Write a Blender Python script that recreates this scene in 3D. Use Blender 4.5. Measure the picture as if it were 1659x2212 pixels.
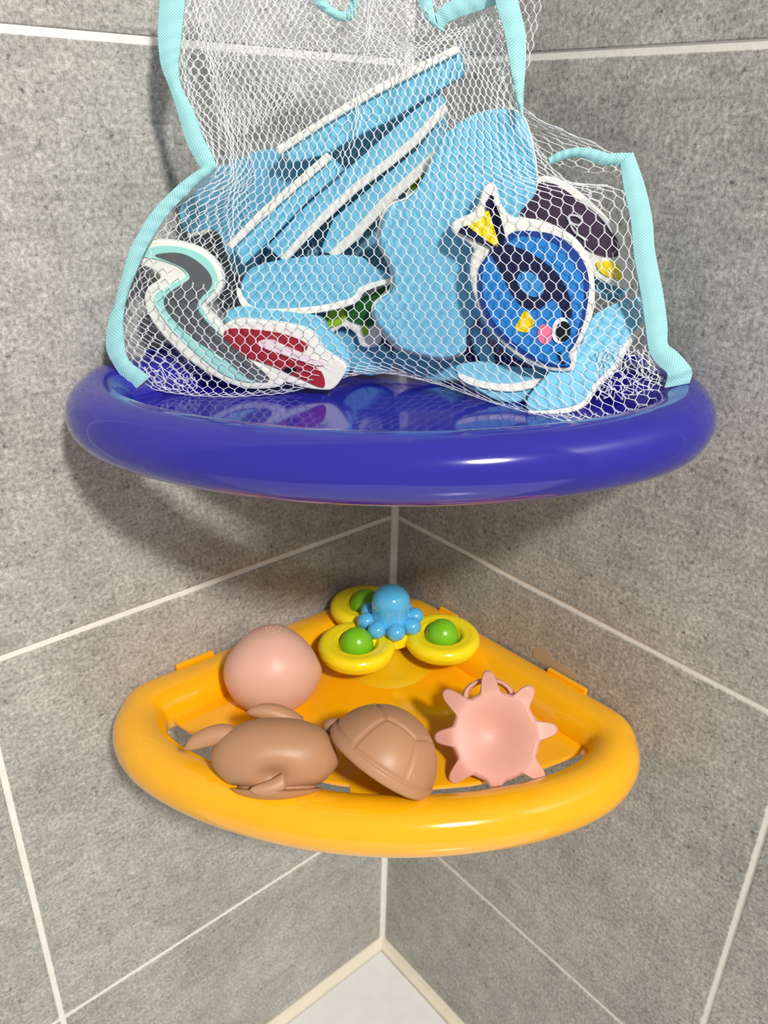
import bpy, bmesh, math, random
import numpy as np
from math import pi, sin, cos, exp, sqrt, atan2
from mathutils import Vector, Matrix
random.seed(7)
rng = np.random.RandomState(3)
for o in list(bpy.data.objects):
    bpy.data.objects.remove(o, do_unlink=True)
SC = bpy.context.scene
COL = SC.collection

# ------------------------------------------------------------------ camera
# World: Z up, the room corner is the Z axis, left wall is the plane y=0 (x<0), right wall is x=0 (y<0).
IW, IH = 1659, 2212
FPX = 1737.615
CAM = np.array([-0.366464, -0.405162, 0.266880])
YAW, PITCH, ROLL = 0.8509808, -0.4492364, 0.0237930


def cam_axes():
    cy, sy, cp, sp = cos(YAW), sin(YAW), cos(PITCH), sin(PITCH)
    f = np.array([cy * cp, sy * cp, sp])
    r = np.array([sy, -cy, 0.])
    u = np.cross(r, f)
    c, s = cos(ROLL), sin(ROLL)
    return c * r + s * u, -s * r + c * u, f


CR, CU, CF = cam_axes()
cd = bpy.data.cameras.new('camera')
cam = bpy.data.objects.new('camera', cd)
COL.objects.link(cam)
cam.matrix_world = Matrix(((CR[0], CU[0], -CF[0], CAM[0]), (CR[1], CU[1], -CF[1], CAM[1]),
                           (CR[2], CU[2], -CF[2], CAM[2]), (0, 0, 0, 1)))
cd.sensor_fit = 'VERTICAL'
cd.sensor_height = 36
cd.sensor_width = 27
cd.lens = FPX / IH * 36
cd.clip_start = 0.01
cd.dof.use_dof = True
cd.dof.focus_distance = 0.345
cd.dof.aperture_fstop = 18.0
SC.camera = cam

# ------------------------------------------------------------------ world, lamp, exposure
w = bpy.data.worlds.new('world')
SC.world = w
w.use_nodes = True
bg = w.node_tree.nodes['Background']
bg.inputs[0].default_value = (1.0, 0.985, 0.96, 1)
bg.inputs[1].default_value = 0.42
ld = bpy.data.lights.new('ceiling_lamp_light', 'AREA')
ld.shape = 'DISK'
ld.size = 0.19
ld.energy = 42
ld.color = (1.0, 0.97, 0.92)
lamp = bpy.data.objects.new('ceiling_lamp_light', ld)
COL.objects.link(lamp)
lamp.location = (-0.60, -1.63, 1.37)
lamp.rotation_euler = (Vector((-0.15, -0.1, 0.05)) - lamp.location).to_track_quat('-Z', 'Y').to_euler()
SC.view_settings.view_transform = 'Standard'
SC.view_settings.look = 'None'
SC.view_settings.gamma = 1
SC.view_settings.use_curve_mapping = False
SC.view_settings.exposure = 0.0


# ------------------------------------------------------------------ helpers
def unproj(px, py, rho):
    """Point behind pixel (px, py) at distance rho from the corner, on the vertical plane x+y=-sqrt2*rho."""
    d = CF + (px - IW / 2) / FPX * CR - (py - IH / 2) / FPX * CU
    t = (-sqrt(2) * rho - CAM[0] - CAM[1]) / (d[0] + d[1])
    return CAM + d * t


def unproj_z(px, py, z):
    d = CF + (px - IW / 2) / FPX * CR - (py - IH / 2) / FPX * CU
    return CAM + d * (z - CAM[2]) / d[2]


def srgb(r, g, b):
    f = lambda c: (c / 255 / 12.92) if c <= 10 else ((c / 255 + .055) / 1.055) ** 2.4
    return (f(r), f(g), f(b), 1)


def mat(name, col, rough=.5, spec=.5, coat=0, bump=None, sss=0, trans=0, var=None):
    """Procedural material; bump=(scale, strength, distance), var=(scale, amount) slight mottling."""
    m = bpy.data.materials.new(name)
    m.use_nodes = True
    nt = m.node_tree
    b = nt.nodes['Principled BSDF']
    b.inputs['Roughness'].default_value = rough
    b.inputs['Specular IOR Level'].default_value = spec
    b.inputs['Coat Weight'].default_value = coat
    b.inputs['Coat Roughness'].default_value = .05
    if sss:
        b.inputs['Subsurface Weight'].default_value = sss
        b.inputs['Subsurface Scale'].default_value = .004
        b.inputs['Subsurface Radius'].default_value = (1, .5, .3)
    if trans:
        b.inputs['Transmission Weight'].default_value = trans
    tc = nt.nodes.new('ShaderNodeTexCoord')
    n = nt.nodes.new('ShaderNodeTexNoise')
    sc, am = var or (60, .04)
    n.inputs['Scale'].default_value = sc
    n.inputs['Detail'].default_value = 3
    nt.links.new(tc.outputs['Object'], n.inputs['Vector'])
    mx = nt.nodes.new('ShaderNodeMix')
    mx.data_type = 'RGBA'
    nt.links.new(n.outputs['Fac'], mx.inputs[0])
    mx.inputs[6].default_value = tuple(max(0, c * (1 - am * 2)) for c in col[:3]) + (1,)
    mx.inputs[7].default_value = tuple(min(1, c * (1 + am * 2)) for c in col[:3]) + (1,)
    nt.links.new(mx.outputs[2], b.inputs['Base Color'])
    if bump:
        n2 = nt.nodes.new('ShaderNodeTexNoise')
        n2.inputs['Scale'].default_value = bump[0]
        n2.inputs['Detail'].default_value = 4
        nt.links.new(tc.outputs['Object'], n2.inputs['Vector'])
        bp = nt.nodes.new('ShaderNodeBump')
        bp.inputs['Strength'].default_value = bump[1]
        bp.inputs['Distance'].default_value = bump[2]
        nt.links.new(n2.outputs['Fac'], bp.inputs['Height'])
        nt.links.new(bp.outputs[0], b.inputs['Normal'])
    return m


def tile_material():
    m = bpy.data.materials.new('grey_stone_tile')
    m.use_nodes = True
    nt = m.node_tree
    L = nt.links.new
    b = nt.nodes['Principled BSDF']
    geo = nt.nodes.new('ShaderNodeNewGeometry')

    def noise(scale, detail, rough=.6, stretch=None, dist=0):
        n = nt.nodes.new('ShaderNodeTexNoise')
        n.inputs['Scale'].default_value = scale
        n.inputs['Detail'].default_value = detail
        n.inputs['Roughness'].default_value = rough
        n.inputs['Distortion'].default_value = dist
        if stretch:
            mp = nt.nodes.new('ShaderNodeMapping')
            mp.inputs['Scale'].default_value = stretch
            L(geo.outputs['Position'], mp.inputs['Vector'])
            L(mp.outputs[0], n.inputs['Vector'])
        else:
            L(geo.outputs['Position'], n.inputs['Vector'])
        return n.outputs['Fac']

    def ramp(src, stops):
        r = nt.nodes.new('ShaderNodeValToRGB')
        e = r.color_ramp.elements
        e[0].position, e[0].color = stops[0]
        e[1].position, e[1].color = stops[-1]
        for p_, c_ in stops[1:-1]:
            x = e.new(p_)
            x.color = c_
        L(src, r.inputs[0])
        return r.outputs[0]

    def mul(a, bb, fac=1.0):
        x = nt.nodes.new('ShaderNodeMix')
        x.data_type = 'RGBA'
        x.blend_type = 'MULTIPLY'
        x.inputs[0].default_value = fac
        L(a, x.inputs[6])
        L(bb, x.inputs[7])
        return x.outputs[2]
    g = lambda v: (v, v, v, 1)
    base = ramp(noise(420, 5, .75), [(.33, srgb(134, 132, 125)), (.5, srgb(178, 176, 169)), (.68, srgb(218, 215, 208))])
    cloud = ramp(noise(14, 4, .6), [(.3, g(.82)), (.7, g(1.08))])
    cloud2 = ramp(noise(75, 4, .7, dist=.5), [(.32, g(.80)), (.62, g(1.06))])
    pits = ramp(noise(230, 3, .6, dist=.3), [(.29, g(.45)), (.38, g(1.0)), (1, g(1))])
    streak = ramp(noise(28, 4, .6, (1, 1, 9)), [(.35, g(.9)), (.6, g(1.05))])
    c = mul(mul(mul(mul(base, cloud), cloud2), pits), streak)
    L(c, b.inputs['Base Color'])
    b.inputs['Roughness'].default_value = .55
    b.inputs['Specular IOR Level'].default_value = .35
    bp = nt.nodes.new('ShaderNodeBump')
    bp.inputs['Strength'].default_value = .35
    bp.inputs['Distance'].default_value = .0006
    L(noise(350, 5, .7), bp.inputs['Height'])
    L(bp.outputs[0], b.inputs['Normal'])
    return m


def woven_material():
    m = mat('turquoise_woven_tape', srgb(125, 208, 214), .75, .3)
    nt = m.node_tree
    b = nt.nodes['Principled BSDF']
    tc = nt.nodes.new('ShaderNodeUVMap')
    ck = nt.nodes.new('ShaderNodeTexChecker')
    ck.inputs['Scale'].default_value = 1
    ck.inputs[1].default_value = srgb(134, 202, 206)
    ck.inputs[2].default_value = srgb(182, 226, 228)
    nt.links.new(tc.outputs[0], ck.inputs['Vector'])
    nt.links.new(ck.outputs['Color'], b.inputs['Base Color'])
    bp = nt.nodes.new('ShaderNodeBump')
    bp.inputs['Strength'].default_value = .5
    bp.inputs['Distance'].default_value = .0003
    nt.links.new(ck.outputs['Fac'], bp.inputs['Height'])
    nt.links.new(bp.outputs[0], b.inputs['Normal'])
    return m


def link(name, me, m=None, parent=None, smooth=True):
    o = bpy.data.objects.new(name, me)
    COL.objects.link(o)
    if m:
        me.materials.append(m)
    if smooth and len(me.polygons):
        me.polygons.foreach_set('use_smooth', [True] * len(me.polygons))
    if parent:
        o.parent = parent
        if parent.type == 'EMPTY':
            pm = Matrix.Translation(parent.location)
            o.matrix_parent_inverse = pm.inverted()
        else:
            o.matrix_parent_inverse = parent.matrix_parent_inverse.copy() @ Matrix() if False else Matrix()
    return o


def pyd(name, vs, fs, m=None, parent=None, smooth=True):
    me = bpy.data.meshes.new(name)
    me.from_pydata([tuple(map(float, v)) for v in vs], [], fs)
    me.update()
    return link(name, me, m, parent, smooth)


def fix_normals(o):
    bm = bmesh.new()
    bm.from_mesh(o.data)
    bmesh.ops.recalc_face_normals(bm, faces=bm.faces)
    bm.to_mesh(o.data)
    bm.free()


def thing(name, label, cat, loc, group=None):
    o = bpy.data.objects.new(name, None)
    COL.objects.link(o)
    o.empty_display_size = .01
    o.location = tuple(map(float, loc))
    o['label'] = label
    o['category'] = cat
    if group:
        o['group'] = group
    return o


def bevel(o, wd, seg=2, angle=.6):
    b = o.modifiers.new('bevel', 'BEVEL')
    b.width = wd
    b.segments = seg
    b.limit_method = 'ANGLE'
    b.angle_limit = angle
    return o


def box(name, lo, hi, m, parent=None, bv=0, smooth=False):
    x0, y0, z0 = lo
    x1, y1, z1 = hi
    vs = [(x, y, z) for z in (z0, z1) for y in (y0, y1) for x in (x0, x1)]
    fs = [(0, 2, 3, 1), (4, 5, 7, 6), (0, 1, 5, 4), (2, 6, 7, 3), (0, 4, 6, 2), (1, 3, 7, 5)]
    o = pyd(name, vs, fs, m, parent, smooth)
    if bv:
        bevel(o, bv)
    return o


def crom(P0, P1, P2, P3, t):
    return .5 * ((2 * P1) + (-P0 + P2) * t + (2 * P0 - 5 * P1 + 4 * P2 - P3) * t * t + (-P0 + 3 * P1 - 3 * P2 + P3) * t ** 3)


def smooth_closed(pts, n=6):
    p = [np.array(q, float) for q in pts]
    k = len(p)
    return [crom(p[i - 1], p[i], p[(i + 1) % k], p[(i + 2) % k], t) for i in range(k) for t in np.linspace(0, 1, n, endpoint=False)]


def smooth_open(pts, n=6):
    p = [np.array(q, float) for q in pts]
    p = [2 * p[0] - p[1]] + p + [2 * p[-1] - p[-2]]
    out = [crom(p[i - 1], p[i], p[i + 1], p[i + 2], t) for i in range(1, len(p) - 2) for t in np.linspace(0, 1, n, endpoint=False)]
    out.append(p[-2])
    return out


DIAG = np.array([1, 1, 0]) / sqrt(2)


def slab(name, px, rho, thick, m, parent=None, smooth_pts=True, tilt=(0, 0), bv=.0008, ext=None, n=5):
    """A foam plate: outline (pixels of the photograph) stood at its own distance rho from the corner and
    extruded away from the viewer by its real thickness. tilt = change of rho per 1000 px in x and y about the centre."""
    pts = smooth_closed(px, n) if smooth_pts else [np.array(q, float) for q in px]
    # remove near duplicates
    q = [pts[0]]
    for a in pts[1:]:
        if np.hypot(*(a - q[-1])) > 1.5:
            q.append(a)
    pts = q
    c = np.mean(pts, axis=0)
    F = [unproj(a[0], a[1], rho + tilt[0] * (a[0] - c[0]) / 1000 + tilt[1] * (a[1] - c[1]) / 1000) for a in pts]
    # plane normal (away from the camera)
    Fm = np.array(F)
    ctr = Fm.mean(0)
    nrm = np.linalg.svd(Fm - ctr)[2][2]
    if nrm @ (ctr - CAM) < 0:
        nrm = -nrm
    e = nrm if ext is None else np.array(ext) / np.linalg.norm(ext)
    k = len(F)
    vs = list(Fm) + [a + e * thick for a in Fm]
    me = bpy.data.meshes.new(name)
    bm = bmesh.new()
    bv_ = [bm.verts.new(tuple(v)) for v in vs]
    bm.faces.new(bv_[:k])
    bm.faces.new(bv_[k:][::-1])
    for i in range(k):
        j = (i + 1) % k
        bm.faces.new((bv_[i], bv_[i + k], bv_[j + k], bv_[j]))
    bmesh.ops.recalc_face_normals(bm, faces=bm.faces)
    bm.to_mesh(me)
    bm.free()
    o = link(name, me, m, parent, False)
    if bv:
        bevel(o, bv, 2, .9)
    return o


def revolve(prof, n=48):
    """prof: list of (r, z) from pole to pole; returns verts, faces (axis Z)."""
    vs, fs = [], []
    rows = []
    for r, z in prof:
        if r < 1e-7:
            rows.append([len(vs)])
            vs.append((0, 0, z))
        else:
            rows.append(list(range(len(vs), len(vs) + n)))
            vs += [(r * cos(2 * pi * i / n), r * sin(2 * pi * i / n), z) for i in range(n)]
    for a, b in zip(rows[:-1], rows[1:]):
        for i in range(n):
            j = (i + 1) % n
            if len(a) == 1 and len(b) == 1:
                continue
            if len(a) == 1:
                fs.append((a[0], b[j], b[i]))
            elif len(b) == 1:
                fs.append((a[i], a[j], b[0]))
            else:
                fs.append((a[i], a[j], b[j], b[i]))
    return np.array(vs), fs


def ellipsoid(ax, nu=40, nv=24):
    prof = [(sin(pi * i / nv), -cos(pi * i / nv)) for i in range(nv + 1)]
    prof[0] = (0, -1)
    prof[-1] = (0, 1)
    v, f = revolve(prof, nu)
    return v * np.array(ax), f


def frame(px, py, z):
    """Origin at height z behind the pixel, axes: right, up and towards the viewer; m per pixel there."""
    X = unproj_z(px, py, z)
    N = CAM - X
    dist = np.linalg.norm(N)
    N = N / dist
    Rr = CR - N * (CR @ N)
    Rr /= np.linalg.norm(Rr)
    Uu = np.cross(N, Rr)
    depth = (X - CAM) @ CF
    return X, np.array([Rr, Uu, N]), depth / FPX


def place(v, fr, scale=True):
    X, B, s = fr
    return X + (np.array(v) * (s if scale else 1)) @ B


def rot(axis, ang):
    return np.array(Matrix.Rotation(ang, 3, axis))


# ------------------------------------------------------------------ materials
M_TILE = tile_material()
M_GROUT = mat('white_cement_grout', srgb(238, 234, 226), .9, .2, bump=(500, .3, .0005), var=(120, .05))
M_SILI = mat('cream_silicone', srgb(228, 220, 200), .5, .4)
M_ACR = mat('white_acrylic', srgb(232, 232, 232), .2, .5)
M_BLUE = mat('glossy_ultramarine_plastic', srgb(38, 34, 150), .12, .5, coat=.5, bump=(35, .05, .0006))
M_YEL = mat('glossy_orange_yellow_plastic', srgb(255, 178, 12), .13, .5, coat=.5, bump=(40, .04, .0006))
M_NET = mat('white_polyester_thread', srgb(240, 242, 246), .45, .5)
M_TAPE = woven_material()
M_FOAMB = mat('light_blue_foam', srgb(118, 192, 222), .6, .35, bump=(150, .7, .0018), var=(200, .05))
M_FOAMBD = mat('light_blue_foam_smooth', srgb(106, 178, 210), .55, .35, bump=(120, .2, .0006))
M_FOAMW = mat('white_foam', srgb(232, 231, 222), .6, .3, bump=(300, .5, .0006))
M_NAVY = mat('navy_print', srgb(22, 26, 66), .25, .5)
M_FBLUE = mat('fish_blue_print', srgb(38, 128, 206), .3, .5, bump=(300, .4, .0006))
M_FBLUE2 = mat('fish_light_blue_print', srgb(58, 140, 205), .3, .5)
M_FDARK = mat('fish_rim_print', srgb(28, 62, 140), .3, .5)
M_PYEL = mat('yellow_print', srgb(250, 216, 20), .35, .5, bump=(250, .5, .0006))
M_PINK = mat('pink_print', srgb(244, 122, 158), .35, .5)
M_BLACK = mat('black_print', srgb(16, 16, 22), .3, .5)
M_WPRINT = mat('white_print', srgb(245, 245, 245), .35, .4)
M_PLUM = mat('plum_print', srgb(66, 44, 70), .4, .5)
M_PALE = mat('pale_grey_print', srgb(190, 186, 196), .4, .4)
M_RED = mat('red_print', srgb(160, 40, 54), .4, .4)
M_ROSE = mat('rose_white_print', srgb(232, 212, 218), .45, .4)
M_MINT = mat('mint_print', srgb(158, 222, 214), .45, .4)
M_DGREY = mat('dark_grey_print', srgb(92, 96, 98), .4, .4)
M_LIME = mat('lime_print', srgb(150, 190, 20), .4, .4)
M_GREEN = mat('dark_green_print', srgb(24, 92, 30), .4, .4)
M_TPINK = mat('blush_pink_silicone', srgb(230, 178, 156), .42, .4, sss=.15)
M_TBROWN = mat('clay_brown_silicone', srgb(184, 136, 100), .42, .4, sss=.1)
M_TROSE = mat('dusty_rose_silicone', srgb(222, 164, 146), .45, .4, sss=.12)
M_SPY = mat('bright_yellow_plastic', srgb(255, 222, 24), .18, .5)
M_SPG = mat('leaf_green_plastic', srgb(122, 190, 30), .25, .5)
M_SPB = mat('sky_blue_plastic', srgb(88, 182, 230), .08, .6, coat=.8)
M_CUP = mat('translucent_yellow_rubber', srgb(255, 205, 20), .25, .5, trans=.35)
M_GLUE = mat('brown_glue_residue', srgb(176, 160, 134), .35, .5)

# ------------------------------------------------------------------ setting: tiled walls, floor
G = .0019     # half a grout joint
ZF = -.4778
HL, HR = .2981, .3036


def wall(name, side, step):
    n = 4
    zt, zb = .9, ZF
    if side == 'L':
        wobj = box(name, (-n * step, .0008, zb), (0.012, .012, zt), M_GROUT)
    else:
        wobj = box(name, (.0008, -n * step, zb), (.012, .012, zt), M_GROUT)
    wobj['kind'] = 'structure'
    rows = [(.6, .9), (.3, .6), (0, .3), (-.3, 0), (ZF, -.3)]
    mesh_cache = {}
    for z0, z1 in rows:
        for c in range(n):
            key = (round(z1 - z0, 3), c == 0)
            a0, a1 = c * step + (.0022 if c == 0 else G), (c + 1) * step - G
            zz0 = z0 + (G if z0 > ZF else .0)
            zz1 = z1 - G
            if side == 'L':
                lo, hi = (-(a1 - a0), -.0, 0), (0, .006, zz1 - zz0)
                loc = (-a0, 0, zz0)
            else:
                lo, hi = (0, -(a1 - a0), 0), (.006, 0, zz1 - zz0)
                loc = (0, -a0, zz0)
            if key in mesh_cache:
                t = bpy.data.objects.new('tile', mesh_cache[key])
                COL.objects.link(t)
                t.parent = wobj
                bevel(t, .0006, 2)
            else:
                t = box('tile', lo, hi, M_TILE, wobj, bv=.0006)
                mesh_cache[key] = t.data
            t.location = loc
    return wobj


wl = wall('wall_left', 'L', HL)
wr = wall('wall_right', 'R', HR)
fl = box('floor', (-1.2, -1.2, ZF - .02), (0, 0, ZF - .001), M_ACR)
fl['kind'] = 'structure'


def bead(name, pts, r, m):
    """quarter-round silicone bead along a polyline in a corner"""
    vs, fs = [], []
    for p_, e1, e2 in pts:
        p_, e1, e2 = map(np.array, (p_, e1, e2))
        ring = [p_ * 1.0 - 0.0005 * (e1 + e2)]
        for k in range(6):
            t = k / 5
            a = (1 - t) * e1 * r + t * e2 * r
            ring.append(p_ + a * (1 - .25 * sin(pi * t)))
        vs += ring
    for i in range(len(pts) - 1):
        for k in range(7):
            a, b = i * 7 + k, i * 7 + (k + 1) % 7
            fs.append((a, b, b + 7, a + 7))
    o = pyd(name, vs, fs, m)
    fix_normals(o)
    o['kind'] = 'structure'
    return o


bead('trim_1', [((0, 0, ZF), (-1, 0, 0), (0, -1, 0)), ((0, 0, .9), (-1, 0, 0), (0, -1, 0))], .0042, M_GROUT)
bead('trim_2', [((-1.2, 0, ZF - .001), (0, -1, 0), (0, 0, 1)), ((0, 0, ZF - .001), (0, -1, 0), (0, 0, 1))], .0085, M_SILI)
bead('trim_3', [((0, -1.2, ZF - .001), (-1, 0, 0), (0, 0, 1)), ((0, 0, ZF - .001), (-1, 0, 0), (0, 0, 1))], .0085, M_SILI)
# old adhesive smear beside the lower shelf, on the right wall
def on_right_wall(px, py):
    d = CF + (px - IW / 2) / FPX * CR - (py - IH / 2) / FPX * CU
    X = CAM - d * CAM[0] / d[0]
    return (X[1], X[2])


sm = smooth_closed([on_right_wall(*q) for q in [(1152, 1404), (1164, 1397), (1186, 1406), (1196, 1424), (1222, 1440), (1246, 1458), (1238, 1466), (1190, 1444), (1158, 1424)]], 5)
k = len(sm)
sv = [(-.00025, a, b) for a, b in sm] + [(.0001, a, b) for a, b in sm]
so = pyd('glue_residue', sv, [tuple(range(k)), tuple(range(2 * k - 1, k - 1, -1))] + [(i, (i + 1) % k, (i + 1) % k + k, i + k) for i in range(k)], M_GLUE, wr, False)
fix_normals(so)

# ------------------------------------------------------------------ corner shelves
RT = .0155
TR = {  # z, slope k, shift x, shift y, slope m
    'yellow': (-.0640, -.0033, -.0006, .0002, .0257),
    'blue': (.1429, -.0181, .0009, -.0012, -.0236)}


def shelf_pt(which, a, b, zl):
    z, k_, sx, sy, m_ = TR[which]
    return (-a + sx, -b + sy, z + zl + k_ * (a - b) + m_ * (a + b - .2))


def rim_curve(n=16):
    half = [(.2175, RT + .0036), (.231, .0482), (.2238, .0887), (.2008, .1337)]
    pts = [(.05, RT), (.12, RT), (.18, RT)] + half + [(.1707, .1707)]
    full = pts + [(b, a) for a, b in pts[-2::-1]]
    full = [(.03, RT + .004)] + full + [(RT + .004, .03)]
    return smooth_closed(full, n)


RC = rim_curve()
TRAY = [(.05, .024), (.12, .024), (.1711, .0245), (.1997, .0245), (.2055, .0285), (.2050, .038), (.2015, .0541), (.1930, .082), (.1806, .1083), (.1636, .1356),
        (.1569, .1440)]
TRAY_R = [(.122, .175), (.1043, .1863), (.085, .195), (.0648, .2024), (.0369, .2092), (.0285, .2065), (.0245, .195), (.0245, .1698), (.0245, .1183), (.0245, .05), (.03, .03)]
BRIDGE = [(.1569, .1440), (.166, .155), (.165, .168), (.152, .176), (.140, .172), (.1390, .1625)]


def shelf(which, label, m):
    root = thing('corner_shelf', label, 'shelf', shelf_pt(which, .0, .0, 0))
    vs, fs = [], []
    n = len(RC)
    K = 28
    for i in range(n):
        T = RC[(i + 1) % n] - RC[i - 1]
        T /= np.linalg.norm(T)
        o_ = np.array([T[1], -T[0]])
        # keep the tube just clear of the walls where the shelf touches them
        for j in range(K):
            a = 2 * pi * j / K
            # towards the wall the section squares off into a flange
            near = max(0., min(1., (RT + .006 - RC[i].min()) / .005)) * (1 if o_[RC[i].argmin()] < -.5 else 0)
            sa = sin(a)
            if cos(a) > 0:
                sa = (1 - near) * sa + near * math.copysign(abs(sa) ** .3, sa)
            q = RC[i] + o_ * RT * cos(a)
            q = np.maximum(q, .0013)
            vs.append(shelf_pt(which, q[0], q[1], RT * sa))
    for i in range(n):
        for j in range(K):
            a, b = i * K + j, i * K + (j + 1) % K
            c, d = ((i + 1) % n) * K + (j + 1) % K, ((i + 1) % n) * K + j
            fs.append((a, b, c, d))
    rim = pyd('rim', vs, fs, m, root)
    fix_normals(rim)
    poly = [np.array(q) for q in TRAY + BRIDGE[1:] + TRAY_R]
    k = len(poly)
    vs = [shelf_pt(which, a, b, .0) for a, b in poly] + [shelf_pt(which, a, b, -.0028) for a, b in poly]
    fs = [tuple(range(k)), tuple(range(2 * k - 1, k - 1, -1))] + [(i, (i + 1) % k, (i + 1) % k + k, i + k) for i in range(k)]
    tray = pyd('tray', vs, fs, m, root, False)
    fix_normals(tray)
    bevel(tray, .0007, 2, .7)
    for a0, a1, side in [(.160, .187, 'L'), (.056, .073, 'R'), (.156, .186, 'R')]:
        q = [(a0, .0004), (a1, .0004), (a1, .0035), (a0, .0035)]
        if side == 'R':
            q = [(b, a) for a, b in q]
        vs = [shelf_pt(which, a, b, z) for z in (.002, .0160) for a, b in q]
        t = pyd('mounting_tab', vs, [(0, 1, 2, 3), (4, 5, 6, 7), (0, 1, 5, 4), (1, 2, 6, 5), (2, 3, 7, 6), (3, 0, 4, 7)], m, root, False)
        fix_normals(t)
        bevel(t, .0006)
    return root


shelf('blue', 'glossy ultramarine blue plastic corner shelf holding the mesh toy bag', M_BLUE)
shelf('yellow', 'glossy orange-yellow plastic corner shelf below, with loose bath toys in it', M_YEL)


# ------------------------------------------------------------------ toys on the yellow shelf
def add_mesh(name, v, f, m, parent, smooth=True):
    o = pyd(name, v, f, m, parent, smooth)
    fix_normals(o)
    return o


# pink ball
fr = frame(588, 1446, -.0415)
v, f = ellipsoid((103, 97, 98), 64, 40)
v = v.copy()
yy = v[:, 1] / 97
v[:, 0] *= 1 - .20 * np.clip(yy, 0, 1) ** 1.3 + .02 * np.clip(-yy, 0, 1)
v[:, 1] += 0
# a slight bump at the right side, as on the squeezed rubber
v[:, 0] += 5 * np.exp(-((v[:, 0] - 100) ** 2 / 300 + (v[:, 1] + 8) ** 2 / 400 + v[:, 2] ** 2 / 900))
root = thing('squirt_ball', 'smooth blush pink rubber squirt ball with tiny holes at its top', 'bath toy', fr[0] - np.array([0, 0, .028]))
add_mesh('body', place(v, fr), f, M_TPINK, root)
for hx, hy in [(-12, 80), (0, 76), (12, 80), (-15, 86), (15, 87), (-6, 89), (7, 90), (0, 84)]:
    zz = 98 * sqrt(max(0, 1 - (hx / 93) ** 2 - (hy / 97) ** 2))
    hv, hf = ellipsoid((2.0, 1.6, 1.6), 10, 6)
    add_mesh('spray_hole', place(hv + np.array([hx, hy, zz - .4]), fr), hf, M_TPINK, root)

# brown whale
fr = frame(597, 1632, -.0355)
root = thing('whale_toy', 'brown rubber whale bath toy with three stubby fins, left on the yellow shelf', 'bath toy', fr[0] - np.array([0, 0, .022]))
v, f = ellipsoid((1, 1, 1), 80, 48)
x, y, z = v[:, 0], v[:, 1], v[:, 2]
sx = np.sign(x) * np.abs(x) ** .85
X_ = 138 * sx
Y_ = 80 * y * (1 - .10 * np.clip(x, -1, 1) ** 2)
# flat lower edge (mouth line) with slight curve
ym = -54 - 8 * np.cos(x * 1.5)
Y_ = np.where(Y_ < ym, ym + (Y_ - ym) * .06, Y_)
# blunt right end
Xc = 118 - .32 * (Y_ - 0)
Xc = np.where(Y_ < -15, 118 + 20 + (Y_ + 15) * .9, 118 + 20 - (Y_ + 15) * .5)
X_ = np.where(X_ > Xc, Xc + (X_ - Xc) * .3, X_)
Z_ = 80 * z
# hollow above the small fin
Z_ = Z_ - 24 * np.exp(-(((X_ + 5) / 34) ** 2 + ((Y_ + 38) / 20) ** 2)) * (z > 0)
add_mesh('body', place(np.stack([X_, Y_, Z_], 1), fr), f, M_TBROWN, root)
v, f = ellipsoid((100, 34, 70), 56, 32)
v = v.copy()
lip = -8 - 5 * np.cos(v[:, 0] / 100 * 1.5)
v[:, 1] = np.where(v[:, 1] > lip, lip + (v[:, 1] - lip) * .05, v[:, 1])
add_mesh('lower_jaw', place(v + np.array([4, -58, 4]), fr), f, M_TBROWN, root)
v, f = ellipsoid((84, 14, 44), 32, 16)
add_mesh('mouth', place(v + np.array([4, -64, 4]), fr), f, M_TBROWN, root)


def fin(name, fr, base, tip, r0, flat, m, parent, bend=(0, 0, 0)):
    base, tip, bend = map(lambda q: np.array(q, float), (base, tip, bend))
    d = tip - base
    L_ = np.linalg.norm(d)
    d /= L_
    e2 = np.array([0, 0, 1.]) - d * d[2]
    e2 /= np.linalg.norm(e2)
    e1 = np.cross(d, e2)
    vs, fs = [], []
    n, K = 14, 20
    for i in range(n + 1):
        t = i / n
        rr = r0 * sqrt(max(0, 1 - t ** 2.2))
        c = base + d * L_ * t + bend * t * (1 - t) * 4
        for j in range(K):
            a = 2 * pi * j / K
            vs.append(c + e1 * rr * cos(a) + e2 * rr * flat * sin(a))
    for i in range(n):
        for j in range(K):
            fs.append((i * K + j, i * K + (j + 1) % K, (i + 1) * K + (j + 1) % K, (i + 1) * K + j))
    fs.append(tuple(range(K)))
    return add_mesh(name, place(vs, fr), fs, m, parent)


fin('fin', fr, (-90, 40, 10), (-195, 14, 10), 24, .8, M_TBROWN, root, (0, 12, 0))
fin('fin', fr, (50, 58, -20), (-68, 92, -10), 24, .8, M_TBROWN, root, (0, 14, 0))
fin('fin', fr, (18, -50, 62), (-52, -68, 66), 17, .7, M_TBROWN, root, (4, -6, 0))

# brown turtle shell
fr = frame(832, 1632, -.0385)
root = thing('turtle_toy', 'brown rubber turtle bath toy with grooved domed shell, lying on its side', 'bath toy', fr[0] - np.array([0, 0, .024]))
NR, NA = 64, 144
vs, fs = [], []
RD = 125.


def hexd(x_, y_):
    return max(abs(x_ * cos(a) + y_ * sin(a)) for a in (pi / 6, pi / 2, 5 * pi / 6))


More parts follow.
